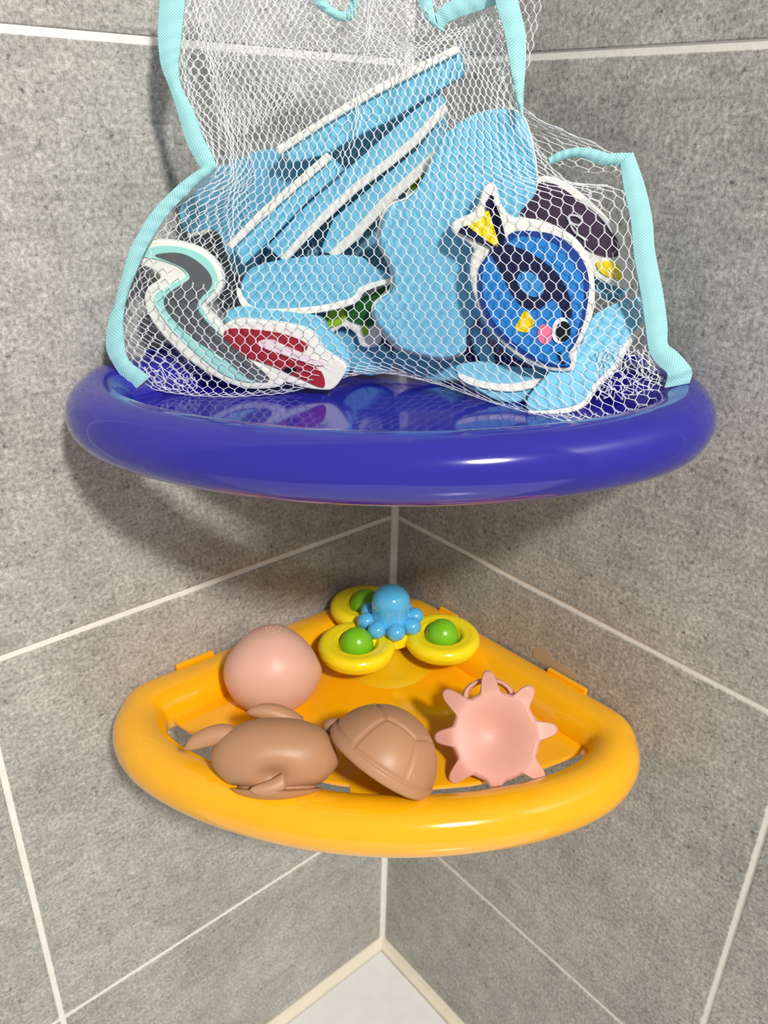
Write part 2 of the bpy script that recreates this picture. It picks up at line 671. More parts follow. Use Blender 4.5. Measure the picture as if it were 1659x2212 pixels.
for i in range(NR + 1):
    ph = (i / NR) * (pi / 2)
    for j in range(NA):
        th = 2 * pi * j / NA
        rr, hh = sin(ph), cos(ph)
        # grooves
        px_, py_ = ph * cos(th), ph * sin(th)
        hd = hexd(px_, py_)
        g_ = 0
        g_ = max(g_, exp(-((hd - .56) / .024) ** 2))
        if hd > .56:
            ka = pi / 3
            da = ((th + ka / 2) % ka) - ka / 2
            g_ = max(g_, exp(-((da * sin(ph)) / .024) ** 2))
        g_ = max(g_, exp(-((ph - 1.40) / .028) ** 2) * .6)
        R_ = RD * (1 - .040 * g_)
        if ph > 1.44:
            R_ = RD * 1.02
        vs.append((R_ * rr * cos(th), R_ * rr * sin(th), R_ * hh * .98))
for j in range(NA):           # lip and a shallow underside
    th = 2 * pi * j / NA
    vs.append((RD * .99 * cos(th), RD * .99 * sin(th), -5))
for j in range(NA):
    th = 2 * pi * j / NA
    vs.append((RD * .90 * cos(th), RD * .90 * sin(th), -4))
for j in range(NA):
    th = 2 * pi * j / NA
    vs.append((RD * .86 * cos(th), RD * .86 * sin(th), 12))
for i in range(NR + 3):
    for j in range(NA):
        fs.append((i * NA + j, i * NA + (j + 1) % NA, (i + 1) * NA + (j + 1) % NA, (i + 1) * NA + j))
fs.append(tuple((NR + 3) * NA + j for j in range(NA)))
axis = np.array([.54, .80, .22])
axis /= np.linalg.norm(axis)
e1 = np.cross(axis, [0, 0, 1.])
e1 /= np.linalg.norm(e1)
e2 = np.cross(axis, e1)
B = np.array([e1, e2, axis])
V = np.array(vs) @ B + np.array([-12, -14, 0])
add_mesh('shell', place(V, fr), fs, M_TBROWN, root)
v, f = ellipsoid((26, 20, 20), 28, 18)
add_mesh('head', place(v + np.array([-112, 60, -25]), fr), f, M_TBROWN, root)
v, f = ellipsoid((100, 100, 16), 40, 16)
add_mesh('belly', place(v @ B + np.array([-12, -14, 0]) - axis * 4, fr), f, M_TBROWN, root)

# rose star-armed toy
fr = frame(1070, 1590, -.037)
root = thing('star_toy', 'dusty rose rubber bath toy with eight knobbed arms, right on the yellow shelf', 'bath toy', fr[0] - np.array([0, 0, .026]))
tips = [(-12, 139), (83, 104), (132, 15), (98, -87), (-4, -107), (-99, -94), (-132, -3), (-110, 96)]
NA, NP = 256, 48
vs, fs = [], []
for i in range(NP + 1):
    t = i / NP
    for j in range(NA):
        th = 2 * pi * j / NA
        R_ = 95.
        for tx, ty in tips:
            d = (th - atan2(ty, tx) + pi) % (2 * pi) - pi
            R_ += (np.hypot(tx, ty) - 95 + 3) * exp(-(abs(d) / .165) ** 2.8)
        if t < .55:             # front dish
            s = t / .55
            s2 = sin(s * pi / 2) ** .9
            r_ = (R_ - 11) * s2
            rel = r_ / (R_ - 11)
            z_ = -13 * (1 + cos(pi * min(1, r_ / 95.))) - 22 * max(0, (r_ - 95) / 60) ** 1.2
        elif t < .75:           # rounded edge
            a = (t - .55) / .2 * pi
            r_ = R_ - 11 + 11 * sin(a)
            z_ = -11 + 11 * cos(a) - 22 * max(0, (R_ - 11 - 95) / 60) ** 1.2
        else:                   # back
            s = (t - .75) / .25
            r_ = (R_ - 11) * (1 - s)
            z_ = -22 - 22 * max(0, (r_ - 95) / 60) ** 1.2 - 40 * (1 - min(1, r_ / 95.) ** 2)
        vs.append((r_ * cos(th), r_ * sin(th), z_))
for i in range(NP):
    for j in range(NA):
        fs.append((i * NA + j, i * NA + (j + 1) % NA, (i + 1) * NA + (j + 1) % NA, (i + 1) * NA + j))
add_mesh('body', place(vs, fr), fs, M_TROSE, root)
# mouth tube behind the top arms
vs, fs = [], []
K1, K2 = 56, 14
for i in range(K1):
    a = 2 * pi * i / K1
    for j in range(K2):
        b = 2 * pi * j / K2
        r_ = 52 + 8 * cos(b)
        q = np.array([r_ * cos(a), r_ * sin(a) * .72, 22 * sin(b)])
        vs.append(q + np.array([-12, 84, -52]))
for i in range(K1):
    for j in range(K2):
        fs.append((i * K2 + j, ((i + 1) % K1) * K2 + j, ((i + 1) % K1) * K2 + (j + 1) % K2, i * K2 + (j + 1) % K2))
add_mesh('mouth_ring', place(vs, fr), fs, M_TROSE, root)
v, f = ellipsoid((80, 76, 34), 40, 20)
add_mesh('bulb', place(v + np.array([-18, -16, -60]), fr), f, M_TROSE, root)

# spinner
HUB = np.array([-.0597, -.0625, -.045])
root = thing('spinner_toy', 'yellow three-lobed suction spinner with green balls and a sky blue octopus on top', 'bath toy', HUB + np.array([0, 0, -.02]))
PET = [np.array([-.0885, -.0640]), np.array([-.0375, -.0925]), np.array([-.0530, -.0305])]


def disc_profile(r, h, rec):
    """lobe: torus-like rim with a recessed centre"""
    return [(0, h * .1), (rec, h * .1), (rec + .0018, h * .20), (rec + .002, h * .40), (rec + .004, h * .47), (rec + .0055, h * .43), (rec + .0068, h * .46),
            (r * .86, h * .5), (r * .95, h * .38), (r * .995, h * .12), (r, -.02 * h), (r * .985, -.08 * h), (r * .985, -.2 * h), (r * .93, -h * .42), (r * .85, -h * .5), (0, -h * .5)]


for p_ in PET:
    v, f = revolve(disc_profile(.0255, .011, .0115), 56)
    v = v + np.array([p_[0], p_[1], HUB[2]])
    add_mesh('lobe', v, f, M_SPY, root)
for p_ in PET:
    prof = [(0, -.004)] + [(.0112 * cos(a), .0128 * sin(a)) for a in np.linspace(-.25, pi / 2 - .001, 14)]
    prof[-1] = (0, .0125)
    v, f = revolve(prof, 40)
    v = v + np.array([p_[0], p_[1], HUB[2] + .0015])
    add_mesh('ball', v, f, M_SPG, root)
# hub plate with concave waist
hp = []
for a in np.linspace(0, 2 * pi, 72, endpoint=False):
    r_ = .0175
    for p_ in PET:
        d = (a - atan2(p_[1] - HUB[1], p_[0] - HUB[0]) + pi) % (2 * pi) - pi
        r_ += .006 * exp(-(d / .35) ** 2)
    hp.append((HUB[0] + r_ * cos(a), HUB[1] + r_ * sin(a)))
k = len(hp)
vs = [(a, b, HUB[2] + .0046) for a, b in hp] + [(a, b, HUB[2] - .0046) for a, b in hp]
o = pyd('hub_plate', vs, [tuple(range(k)), tuple(range(2 * k - 1, k - 1, -1))] + [(i, (i + 1) % k, (i + 1) % k + k, i + k) for i in range(k)], M_SPY, root, False)
fix_normals(o)
bevel(o, .002, 3, .9)
OC = HUB + np.array([0.001, -.001, .0046])
oc = bpy.data.objects.new('octopus', None)
prof = [(0, 0), (.0145, 0.0), (.0152, .003), (.0140, .007), (.0128, .010), (.0127, .014), (.0130, .017)] + \
       [(.0131 * cos(a), .0185 + .0125 * sin(a)) for a in np.linspace(0.05, pi / 2, 12)]
prof[-1] = (0, .031)
v, f = revolve(prof, 48)
octo = add_mesh('octopus', v + OC, f, M_SPB, root)
bpy.data.objects.remove(oc)
for i in range(8):
    a = 2 * pi * (i + .37) / 8
    v, f = ellipsoid((.0062, .0062, .0058), 24, 14)
    t = add_mesh('tentacle', v + OC + np.array([.0168 * cos(a), .0168 * sin(a), .0056]), f, M_SPB, None)
    t.parent = octo
# suction cup and stem down to the tray
zt = shelf_pt('yellow', .06, .06, 0)[2] + .0003
v, f = revolve([(0, .018), (.006, .018), (.006, .012), (.010, .008), (.022, .0035), (.0300, .0006), (.0302, .0), (.028, 0), (0, .004)], 56)
add_mesh('suction_cup', v + np.array([HUB[0] - .006, HUB[1] - .006, zt]), f, M_CUP, root)
v, f = revolve([(0, -.001), (.008, -.001), (.008, .020), (0, .020)], 32)
v = v + np.array([HUB[0], HUB[1], zt])
v[:, 2] = np.minimum(v[:, 2], HUB[2])
add_mesh('stem', v, f, M_SPY, root)


# ------------------------------------------------------------------ foam toys in the bag
def foam(name, label, px_c, rho, cat='foam toy'):
    p_ = unproj(px_c[0], px_c[1], rho)
    return thing(name, label, cat, p_, 'foam bath toys in the mesh bag')


T7 = .0065
# large plain blue piece at left, behind
r_ = foam('foam_toy', 'plain light blue foam piece at the left, behind the white-edged stack', (500, 450), .126)
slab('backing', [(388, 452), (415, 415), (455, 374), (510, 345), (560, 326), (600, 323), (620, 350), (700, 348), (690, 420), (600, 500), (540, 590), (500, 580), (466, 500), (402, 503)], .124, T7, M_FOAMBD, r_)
slab('edge', [(402, 503), (466, 486), (470, 496), (405, 516)], .1235, T7, M_FOAMW, r_, False)
r_ = foam('foam_toy', 'blue foam sheet added deepest in the bag to darken the gaps of the stack', (720, 500), .112)
slab('backing', [(612, 352), (700, 330), (800, 280), (930, 200), (965, 250), (950, 420), (870, 560), (850, 720), (700, 740), (560, 700), (530, 570)], .112, T7, M_FOAMBD, r_, n=4)  # added sheet, closes off the tiles so the stack's gaps look dark
# stack A: the long top piece
r_ = foam('foam_toy', 'long light blue foam piece with white edge, topmost of the slanting stack', (800, 240), .138)
slab('backing', [(602, 322), (632, 352), (700, 336), (750, 306), (850, 256), (930, 205), (1000, 165), (1004, 142), (988, 105), (900, 148), (800, 200), (700, 255)], .139, .010, M_FOAMB, r_, False, tilt=(.010, 0))
slab('white_edge', [(594, 318), (700, 252), (800, 190), (900, 139), (985, 97), (993, 113), (900, 160), (800, 212), (700, 271), (602, 336)], .1415, .004, M_FOAMW, r_, False, tilt=(.010, 0))
# B0
r_ = foam('foam_toy', 'short light blue foam piece with white upper edge, lower left of the slanting stack', (600, 460), .140)
slab('backing', [(715, 342), (742, 368), (662, 437), (572, 530), (525, 575), (510, 548), (500, 535), (566, 475), (640, 410)], .140, .009, M_FOAMB, r_, False)
slab('white_edge', [(705, 329), (718, 344), (640, 410), (566, 476), (500, 540), (487, 529), (560, 454), (630, 395)], .1425, .004, M_FOAMW, r_, False)
# B
r_ = foam('foam_toy', 'long light blue foam piece with white lower edge, second in the slanting stack', (780, 370), .136)
slab('backing', [(945, 192), (966, 224), (897, 305), (841, 348), (765, 398), (712, 450), (655, 509), (605, 560), (590, 545), (573, 535), (662, 441), (744, 370), (845, 282)], .135, .009, M_FOAMB, r_, False)
slab('white_edge', [(958, 221), (970, 238), (904, 311), (848, 358), (772, 415), (718, 464), (661, 521), (614, 572), (604, 557), (650, 506), (706, 449), (759, 400), (835, 342), (890, 296)], .1375, .004, M_FOAMW, r_, False)
# C
r_ = foam('foam_toy', 'light blue foam piece with white lower edge, third in the slanting stack', (840, 410), .134)
slab('backing', [(938, 272), (962, 305), (890, 374), (828, 432), (762, 504), (715, 550), (690, 545), (720, 472), (790, 414), (850, 364), (905, 320)], .1325, .009, M_FOAMB, r_, False)
slab('white_edge', [(955, 307), (967, 322), (899, 392), (837, 447), (771, 520), (722, 562), (708, 546), (757, 503), (822, 430), (885, 373)], .135, .004, M_FOAMW, r_, False)
# green bit with an eye between strips and the big blue piece
r_ = foam('foam_toy', 'small lime green foam toy with a black eye peeping behind the stack', (908, 385), .130)
slab('body', [(870, 410), (880, 378), (905, 355), (935, 345), (950, 362), (940, 395), (910, 420), (880, 425)], .129, T7, M_FOAMW, r_)
slab('print', [(885, 402), (895, 378), (915, 362), (928, 372), (922, 395), (905, 408), (890, 412)], .1296, .001, M_LIME, r_, bv=0)
slab('eye', [(898, 400), (903, 392), (908, 400), (903, 408)], .1300, .0006, M_BLACK, r_, bv=0)
# E, big blue back with wavy rim
r_ = foam('foam_toy', 'large light blue foam back of a toy, standing tall behind the fish', (980, 520), .144)
Epts = [(963, 287), (1004, 257), (1038, 243), (1075, 235), (1105, 236), (1128, 250), (1141, 275), (1152, 321), (1160, 370), (1158, 412), (1144, 437), (1122, 462), (1110, 500), (1090, 560), (1060, 640),
        (1030, 690), (1008, 720), (1005, 755), (972, 773), (936, 773), (900, 764), (864, 752), (835, 722), (812, 692), (808, 668), (818, 651), (841, 635), (850, 618), (850, 592), (837, 559), (823, 532),
        (821, 506), (833, 459), (852, 440), (880, 430), (905, 400), (930, 350), (948, 310)]
slab('backing', Epts, .1520, T7, M_FOAMB, r_, n=3, bv=.0012)
slab('print_layer', [(a - 7 if a < 900 else a + 2, b + (4 if b > 700 else -2)) for a, b in Epts], .1460, .003, M_FOAMW, r_, n=3)
# D
r_ = foam('foam_toy', 'light blue foam piece with white lower edge, lying below the slanting stack', (680, 610), .145)
Dp = [(530, 592), (549, 575), (599, 562), (660, 554), (732, 550), (782, 555), (800, 572), (830, 585), (848, 594), (845, 606), (782, 622), (768, 641), (742, 651), (682, 663), (599, 669), (549, 664), (528, 648), (519, 618)]
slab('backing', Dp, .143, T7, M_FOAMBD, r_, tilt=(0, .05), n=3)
slab('white_edge', [(516, 622), (530, 648), (551, 663), (600, 667), (682, 661), (742, 648), (766, 637), (780, 618), (846, 600), (850, 608), (790, 629), (774, 650), (745, 663), (684, 676), (600, 682), (545, 680), (522, 662), (510, 630)], .1455, .0055, M_FOAMW, r_, n=3, tilt=(0, .05))
# green toy
r_ = foam('foam_toy', 'green foam toy with dark green and lime print under the blue piece', (770, 690), .136)
slab('body', [(693, 722), (700, 690), (740, 662), (790, 632), (845, 612), (858, 635), (830, 690), (822, 740), (800, 752), (778, 746), (768, 722), (745, 707), (728, 712), (708, 732)], .135, T7, M_FOAMW, r_)
slab('leaf', [(745, 668), (790, 640), (838, 618), (846, 635), (820, 685), (800, 705), (775, 700), (752, 690)], .1359, .001, M_GREEN, r_, bv=0)
slab('shell_patch', [(692, 700), (702, 680), (735, 665), (750, 672), (745, 692), (728, 703), (708, 708)], .1359, .001, M_LIME, r_, bv=0)
slab('shell_patch', [(782, 708), (792, 702), (796, 715), (788, 726)], .1361, .001, M_LIME, r_, bv=0)
r_ = foam('foam_toy', 'shaded blue foam piece low in the bag under the green toy', (790, 770), .132)
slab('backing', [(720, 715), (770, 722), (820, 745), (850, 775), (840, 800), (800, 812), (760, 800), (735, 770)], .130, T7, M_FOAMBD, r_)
# mint shark-like piece
r_ = foam('foam_toy', 'mint and dark grey hook-shaped foam toy with cream border, leftmost in the bag', (430, 680), .155)
slab('body', [(278, 548), (291, 531), (328, 519), (376, 521), (423, 534), (457, 558), (477, 588), (480, 622), (460, 649), (445, 665), (470, 695), (500, 735), (545, 775), (605, 815), (604, 836), (540, 841), (487, 826),
              (419, 788), (362, 737), (325, 690), (311, 649), (318, 622), (345, 600), (330, 584), (301, 573), (281, 566)], .156, T7, M_FOAMW, r_, n=4, bv=.0012)
slab('mint_border', [(301, 551), (335, 533), (389, 534), (436, 551), (463, 582), (470, 615), (450, 642), (436, 664), (480, 728), (528, 785), (560, 812), (545, 826), (487, 811), (436, 773), (376, 719), (340, 669), (334, 639),
                     (362, 619), (401, 598), (389, 578), (349, 562)], .1568, .001, M_MINT, r_, n=4, bv=0)
slab('grey_print', [(335, 551), (379, 546), (416, 558), (450, 588), (457, 617), (433, 645), (430, 676), (504, 750), (582, 818), (538, 818), (487, 776), (419, 732), (366, 679), (354, 649), (369, 629), (409, 602), (396, 579), (362, 563)],
     .1573, .0008, M_DGREY, r_, n=4, bv=0)
# red piece
r_ = foam('foam_toy', 'red-printed foam toy with white border and black eye, low at the left', (610, 760), .153)
slab('backing', [(486, 685), (500, 668), (530, 661), (600, 670), (660, 676), (696, 690), (710, 715), (745, 745), (756, 775), (752, 806), (720, 812), (680, 760), (600, 720), (500, 712)], .148, T7, M_FOAMB, r_, tilt=(0, .02))
slab('body', [(477, 722), (484, 703), (514, 690), (571, 694), (639, 704), (678, 722), (697, 754), (735, 778), (748, 793), (742, 812), (722, 838), (700, 843), (650, 836), (588, 815), (521, 782), (486, 748)], .1555, .005, M_FOAMW, r_)
slab('red_print', [(483, 724), (494, 711), (537, 711), (605, 720), (655, 738), (664, 752), (650, 762), (620, 752), (640, 770), (690, 800), (702, 830), (690, 836), (640, 814), (580, 788), (520, 768), (495, 748)], .1562, .0008, M_RED, r_, bv=0)
slab('pale_print', [(558, 738), (585, 733), (605, 742), (660, 766), (700, 784), (690, 790), (656, 782), (605, 764), (570, 752)], .1567, .0006, M_ROSE, r_, bv=0)
slab('eye', [(613, 800), (620, 794), (632, 794), (641, 800), (634, 805), (622, 805)], .1567, .0006, M_BLACK, r_, bv=0)
# plum piece on the right, behind the fish
r_ = foam('foam_toy', 'dark plum foam toy with pale swirl and yellow tip, upper right behind the fish', (1240, 500), .142)
slab('backing', [(1260, 590), (1290, 585), (1352, 615), (1348, 640), (1322, 652), (1288, 630), (1262, 610)], .137, T7, M_FOAMBD, r_)
slab('body', [(1110, 468), (1132, 425), (1165, 384), (1205, 386), (1250, 412), (1305, 462), (1342, 508), (1348, 560), (1362, 612), (1345, 624), (1290, 602), (1262, 585), (1240, 560), (1180, 510)], .1425, .005, M_FOAMW, r_)
slab('plum_print', [(1126, 464), (1140, 430), (1168, 394), (1200, 398), (1244, 428), (1298, 474), (1332, 515), (1338, 548), (1318, 556), (1280, 545), (1240, 520), (1190, 480)], .1432, .0008, M_PLUM, r_, bv=0)
slab('yellow_print', [(1290, 566), (1328, 568), (1346, 590), (1344, 606), (1315, 598), (1295, 585)], .1432, .0008, M_PYEL, r_, bv=0)


def tube_px(name, pts, rho, rad, m, parent):
    P = [np.array(unproj(a, b, rho)) for a, b in smooth_open(pts, 5)]
    vs, fs = [], []
    K = 6
    for i, q in enumerate(P):
        T = P[min(i + 1, len(P) - 1)] - P[max(i - 1, 0)]
        T /= np.linalg.norm(T)
        s_ = np.cross(T, CF)
        s_ /= np.linalg.norm(s_)
        n_ = np.cross(T, s_)
        for j in range(K):
            a = 2 * pi * j / K
            vs.append(q + (s_ * cos(a) + n_ * sin(a) * .5) * rad)
    for i in range(len(P) - 1):
        for j in range(K):
            fs.append((i * K + j, i * K + (j + 1) % K, (i + 1) * K + (j + 1) % K, (i + 1) * K + j))
    fs += [tuple(range(K)), tuple((len(P) - 1) * K + j for j in range(K))]
    return add_mesh(name, vs, fs, m, parent)


tube_px('swirl', [(1225, 470), (1235, 482), (1250, 486), (1257, 476), (1245, 466), (1228, 468), (1240, 500), (1270, 520)], .1437, .0006, M_PALE, r_)
tube_px('pale_line', [(1265, 440), (1300, 470), (1325, 505)], .1437, .0006, M_PALE, r_)
# bottom right light blue piece
r_ = foam('foam_toy', 'light blue foam piece with ridges and white edge, lower right corner of the bag', (1270, 770), .148)
slab('backing', [(1300, 668), (1381, 640), (1388, 690), (1350, 742), (1325, 787), (1285, 826), (1264, 862), (1226, 880), (1153, 886), (1140, 860), (1180, 810), (1212, 775), (1251, 750), (1270, 700)], .1600, .008, M_FOAMB, r_, tilt=(0, .12))
slab('white_edge', [(1386, 692), (1396, 700), (1358, 752), (1334, 797), (1293, 836), (1270, 872), (1230, 891), (1152, 897), (1146, 884), (1226, 878), (1262, 860), (1283, 824), (1323, 785), (1348, 740)], .1640, .007, M_FOAMW, r_, tilt=(0, .12))
# small leg-like piece left of the fish
r_ = foam('foam_toy', 'narrow light blue foam peg hanging left of the fish', (1045, 760), .147)
slab('backing', [(1016, 716), (1030, 712), (1048, 735), (1066, 768), (1068, 785), (1055, 792), (1040, 782), (1022, 748)], .1475, T7, M_FOAMB, r_)
slab('white_edge', [(1040, 780), (1055, 789), (1068, 783), (1070, 792), (1056, 800), (1038, 790)], .148, T7, M_FOAMW, r_)
# bottom middle
r_ = foam('foam_toy', 'shaded light blue foam piece with grey-white band, bottom centre below the fish', (1090, 825), .141)
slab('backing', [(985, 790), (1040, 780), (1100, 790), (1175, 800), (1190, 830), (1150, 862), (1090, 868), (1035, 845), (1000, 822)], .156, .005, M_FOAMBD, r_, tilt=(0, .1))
slab('white_band', [(990, 805), (1040, 822), (1100, 828), (1180, 815), (1184, 828), (1110, 846), (1040, 838), (1000, 824)], .1582, .002, M_FOAMW, r_, tilt=(0, .1))
r_ = foam('foam_toy', 'shaded blue foam piece low behind the large blue back', (930, 800), .130)
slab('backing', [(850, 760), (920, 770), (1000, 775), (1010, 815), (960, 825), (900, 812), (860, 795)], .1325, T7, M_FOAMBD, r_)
# the fish
r_ = foam('foam_fish', 'blue fish foam toy with white border, yellow tail and pink cheek, front of the bag', (1150, 620), .153)
FO = [(1056, 396), (1070, 400), (1077, 418), (1084, 443), (1103, 468), (1135, 472), (1175, 479), (1211, 494), (1244, 515), (1269, 548), (1283, 591), (1286, 642), (1280, 685), (1262, 729), (1248, 761), (1245, 790), (1233, 803),
      (1197, 803), (1153, 790), (1110, 765), (1074, 732), (1045, 693), (1027, 649), (1016, 606), (1016, 562), (1024, 541), (1008, 523), (983, 508), (974, 494), (978, 481), (994, 472), (1019, 461), (1034, 440), (1041, 414)]
slab('body', FO, .1650, .0055, M_FOAMW, r_, n=4, bv=.0014)
slab('backing', [(a - 6 if a < 1150 else a - 2, b + 2) for a, b in FO], .1600, .003, M_FOAMBD, r_, n=4)
R1 = .1658
slab('rim_print', [(1045, 562), (1034, 584), (1032, 628), (1041, 667), (1063, 711), (1103, 747), (1139, 772), (1182, 790), (1225, 794), (1234, 783), (1228, 765), (1244, 740), (1262, 693), (1272, 635), (1270, 591), (1254, 555), (1225, 523),
                   (1189, 505), (1146, 499), (1110, 501), (1092, 515), (1080, 532), (1059, 545)], R1, .001, M_FDARK, r_, n=4, bv=0)
R2 = R1 + .0004
slab('body_print', [(1052, 562), (1042, 590), (1043, 630), (1052, 665), (1073, 704), (1108, 738), (1143, 764), (1183, 784), (1222, 790), (1231, 780), (1226, 762), (1238, 736), (1254, 692), (1261, 640), (1257, 600), (1240, 565), (1212, 536),
                    (1180, 519), (1146, 512), (1116, 513), (1099, 524), (1085, 542), (1064, 552)], R2, .0008, M_FBLUE, r_, n=4, bv=0)
R3 = R2 + .0004
slab('navy_stripe', [(1059, 541), (1074, 526), (1096, 528), (1124, 537), (1160, 555), (1197, 584), (1222, 620), (1235, 660), (1234, 686), (1217, 686), (1211, 662), (1197, 648), (1182, 655), (1160, 668), (1131, 664), (1106, 636), (1090, 606),
                     (1074, 573)], R3, .0008, M_NAVY, r_, n=4, bv=0)
R4 = R3 + .0004


def ell(cx, cy, ax, ay, ang=0, n=16):
    c_, s_ = cos(ang), sin(ang)
    return [(cx + ax * cos(t) * c_ - ay * sin(t) * s_, cy + ax * cos(t) * s_ + ay * sin(t) * c_) for t in np.linspace(0, 2 * pi, n, endpoint=False)]


slab('inner_oval', ell(1146, 614, 33, 23, .7), R4, .0006, M_FBLUE2, r_, bv=0)
slab('tail_print', [(1059, 421), (1066, 424), (1080, 470), (1090, 512), (1085, 536), (1070, 540), (1030, 522), (990, 502), (996, 492), (1010, 487), (1060, 530)], R2, .0008, M_NAVY, r_, False, bv=0)
slab('tail_print', [(1048, 440), (1061, 421), (1082, 470), (1092, 515), (1072, 534)], R2, .0008, M_NAVY, r_, False, bv=0)
slab('tail_stripe', [(1049, 457), (1056, 455), (1078, 526), (1074, 534), (1040, 512), (1010, 488), (1032, 478)], R3, .0008, M_PYEL, r_, False, bv=0)
slab('side_fin', [(1131, 673), (1141, 675), (1154, 693), (1149, 706), (1139, 718), (1117, 714), (1113, 706), (1122, 690)], R3, .0008, M_PYEL, r_, n=3, bv=0)
slab('cheek', ell(1177, 722, 16, 22), R3, .0008, M_PINK, r_, bv=0)
slab('eye_white', ell(1211, 714, 19, 28, .15), R4, .0006, M_WPRINT, r_, bv=0)
slab('pupil', ell(1217, 716, 16, 22, .1), R4 + .0004, .0006, M_BLACK, r_, bv=0)
tube_px('mouth', [(1208, 760), (1210, 772), (1219, 786)], R3 + .0002, .0007, M_BLACK, r_)

# ------------------------------------------------------------------ mesh bag
bag = thing('mesh_bag', 'white mesh toy bag with turquoise tape edges standing in the blue shelf', 'bag', unproj(850, 860, .15))
ROWY = [
    # (v in cells, [11 x], [11 y], [11 rho])
]


def lerp_list(a, n=11):
    return list(np.interp(np.linspace(0, 1, n), np.linspace(0, 1, len(a)), a))


rows = [
    (0, lerp_list([396, 560, 750, 930, 1095]), [-70] * 11, lerp_list([140, 132, 130, 132, 140])),
    (11, lerp_list([386, 560, 770, 950, 1104]), lerp_list([110, 112, 105, 100, 112]), lerp_list([143, 139, 140, 143, 145])),
    (18, lerp_list([405, 580, 780, 970, 1122]), lerp_list([230, 238, 235, 225, 240]), lerp_list([146, 143, 144, 154, 157])),
    (24, lerp_list([458, 590, 790, 1000, 1218]), lerp_list([360, 365, 360, 350, 385]), [150, 148, 146, 146, 147, 149, 155, 160, 160, 155, 151]),
    (29, lerp_list([345, 570, 800, 1050, 1346]), lerp_list([445, 470, 465, 460, 415]), [155, 151, 149, 149, 150, 155, 166, 172, 171, 163, 153]),
    (34, lerp_list([296, 550, 810, 1080, 1368]), lerp_list([560, 572, 575, 570, 560]), [158, 155, 154, 153, 153, 157, 167, 173, 173, 166, 157]),
    (39, lerp_list([266, 540, 810, 1090, 1390]), lerp_list([675, 680, 682, 680, 680]), [160, 161, 161, 159, 156, 158, 167, 173, 174, 168, 160]),
    (44, lerp_list([277, 545, 812, 1095, 1410]), lerp_list([765, 782, 775, 790, 780]), [162, 163, 163, 161, 156, 155, 163, 174, 175, 172, 166]),
    (49, [315, 400, 500, 620, 740, 860, 990, 1120, 1250, 1360, 1455], [836, 850, 857, 846, 815, 806, 845, 886, 911, 893, 842], [162, 161, 162, 157, 150, 146, 151, 174, 187, 181, 168]),
    (53, [330, 410, 505, 620, 740, 860, 985, 1115, 1240, 1345, 1440], [828, 838, 842, 832, 800, 790, 825, 862, 880, 870, 832], [154, 152, 152, 145, 124, 122, 138, 158, 168, 162, 150]),
]
NCELL = 46.0


def make_eval(rows):
    vv = np.array([r[0] for r in rows], float)
    A = np.array([[r[1], r[2], r[3]] for r in rows], float)  # rows,3,11

    def ev(u, v):
        """u in 0..1, v in cells; returns px,py,rho(mm)"""
        u = np.clip(u, 0, 1)
        x = u * 10
        i = np.clip(np.floor(x).astype(int), 0, 9)
        t = x - i
        k = np.clip(np.searchsorted(vv, v, 'right') - 1, 0, len(vv) - 2)
        s = (v - vv[k]) / (vv[k + 1] - vv[k])

        def col(rr, ii):
            rr = np.clip(rr, 0, len(vv) - 1)
            ii = np.clip(ii, 0, 10)
            return A[rr, :, ii]

        def rowint(rr):
            p0, p1, p2, p3 = col(rr, i - 1), col(rr, i), col(rr, i + 1), col(rr, i + 2)
            tt = t[:, None]
            return crom(p0, p1, p2, p3, tt)
        q0, q1, q2, q3 = rowint(k - 1), rowint(k), rowint(k + 1), rowint(k + 2)
        # non-uniform Catmull-Rom in v via Hermite
        h = (vv[k + 1] - vv[k])[:, None]
        km, kp = np.clip(k - 1, 0, None), np.clip(k + 2, None, len(vv) - 1)
        d1 = (q2 - q0) / (vv[k + 1] - vv[km])[:, None] * h
        d2 = (q3 - q1) / (vv[kp] - vv[k])[:, None] * h
        s = s[:, None]
        return (2 * s ** 3 - 3 * s ** 2 + 1) * q1 + (s ** 3 - 2 * s ** 2 + s) * d1 + (-2 * s ** 3 + 3 * s ** 2) * q2 + (s ** 3 - s ** 2) * d2
    return ev


def seg_dist(P, line):
    """nearest vector from points to a polyline"""
    best = np.full(len(P), 1e9)
    vec = np.zeros_like(P)
    for a, b in zip(line[:-1], line[1:]):
        a, b = np.array(a, float), np.array(b, float)
        d = b - a
        t = np.clip(((P - a) @ d) / (d @ d), 0, 1)
        q = a + t[:, None] * d
        ds = np.hypot(*(q - P).T)
        m_ = ds < best
        best[m_] = ds[m_]
        vec[m_] = (q - P)[m_]
    return best, vec


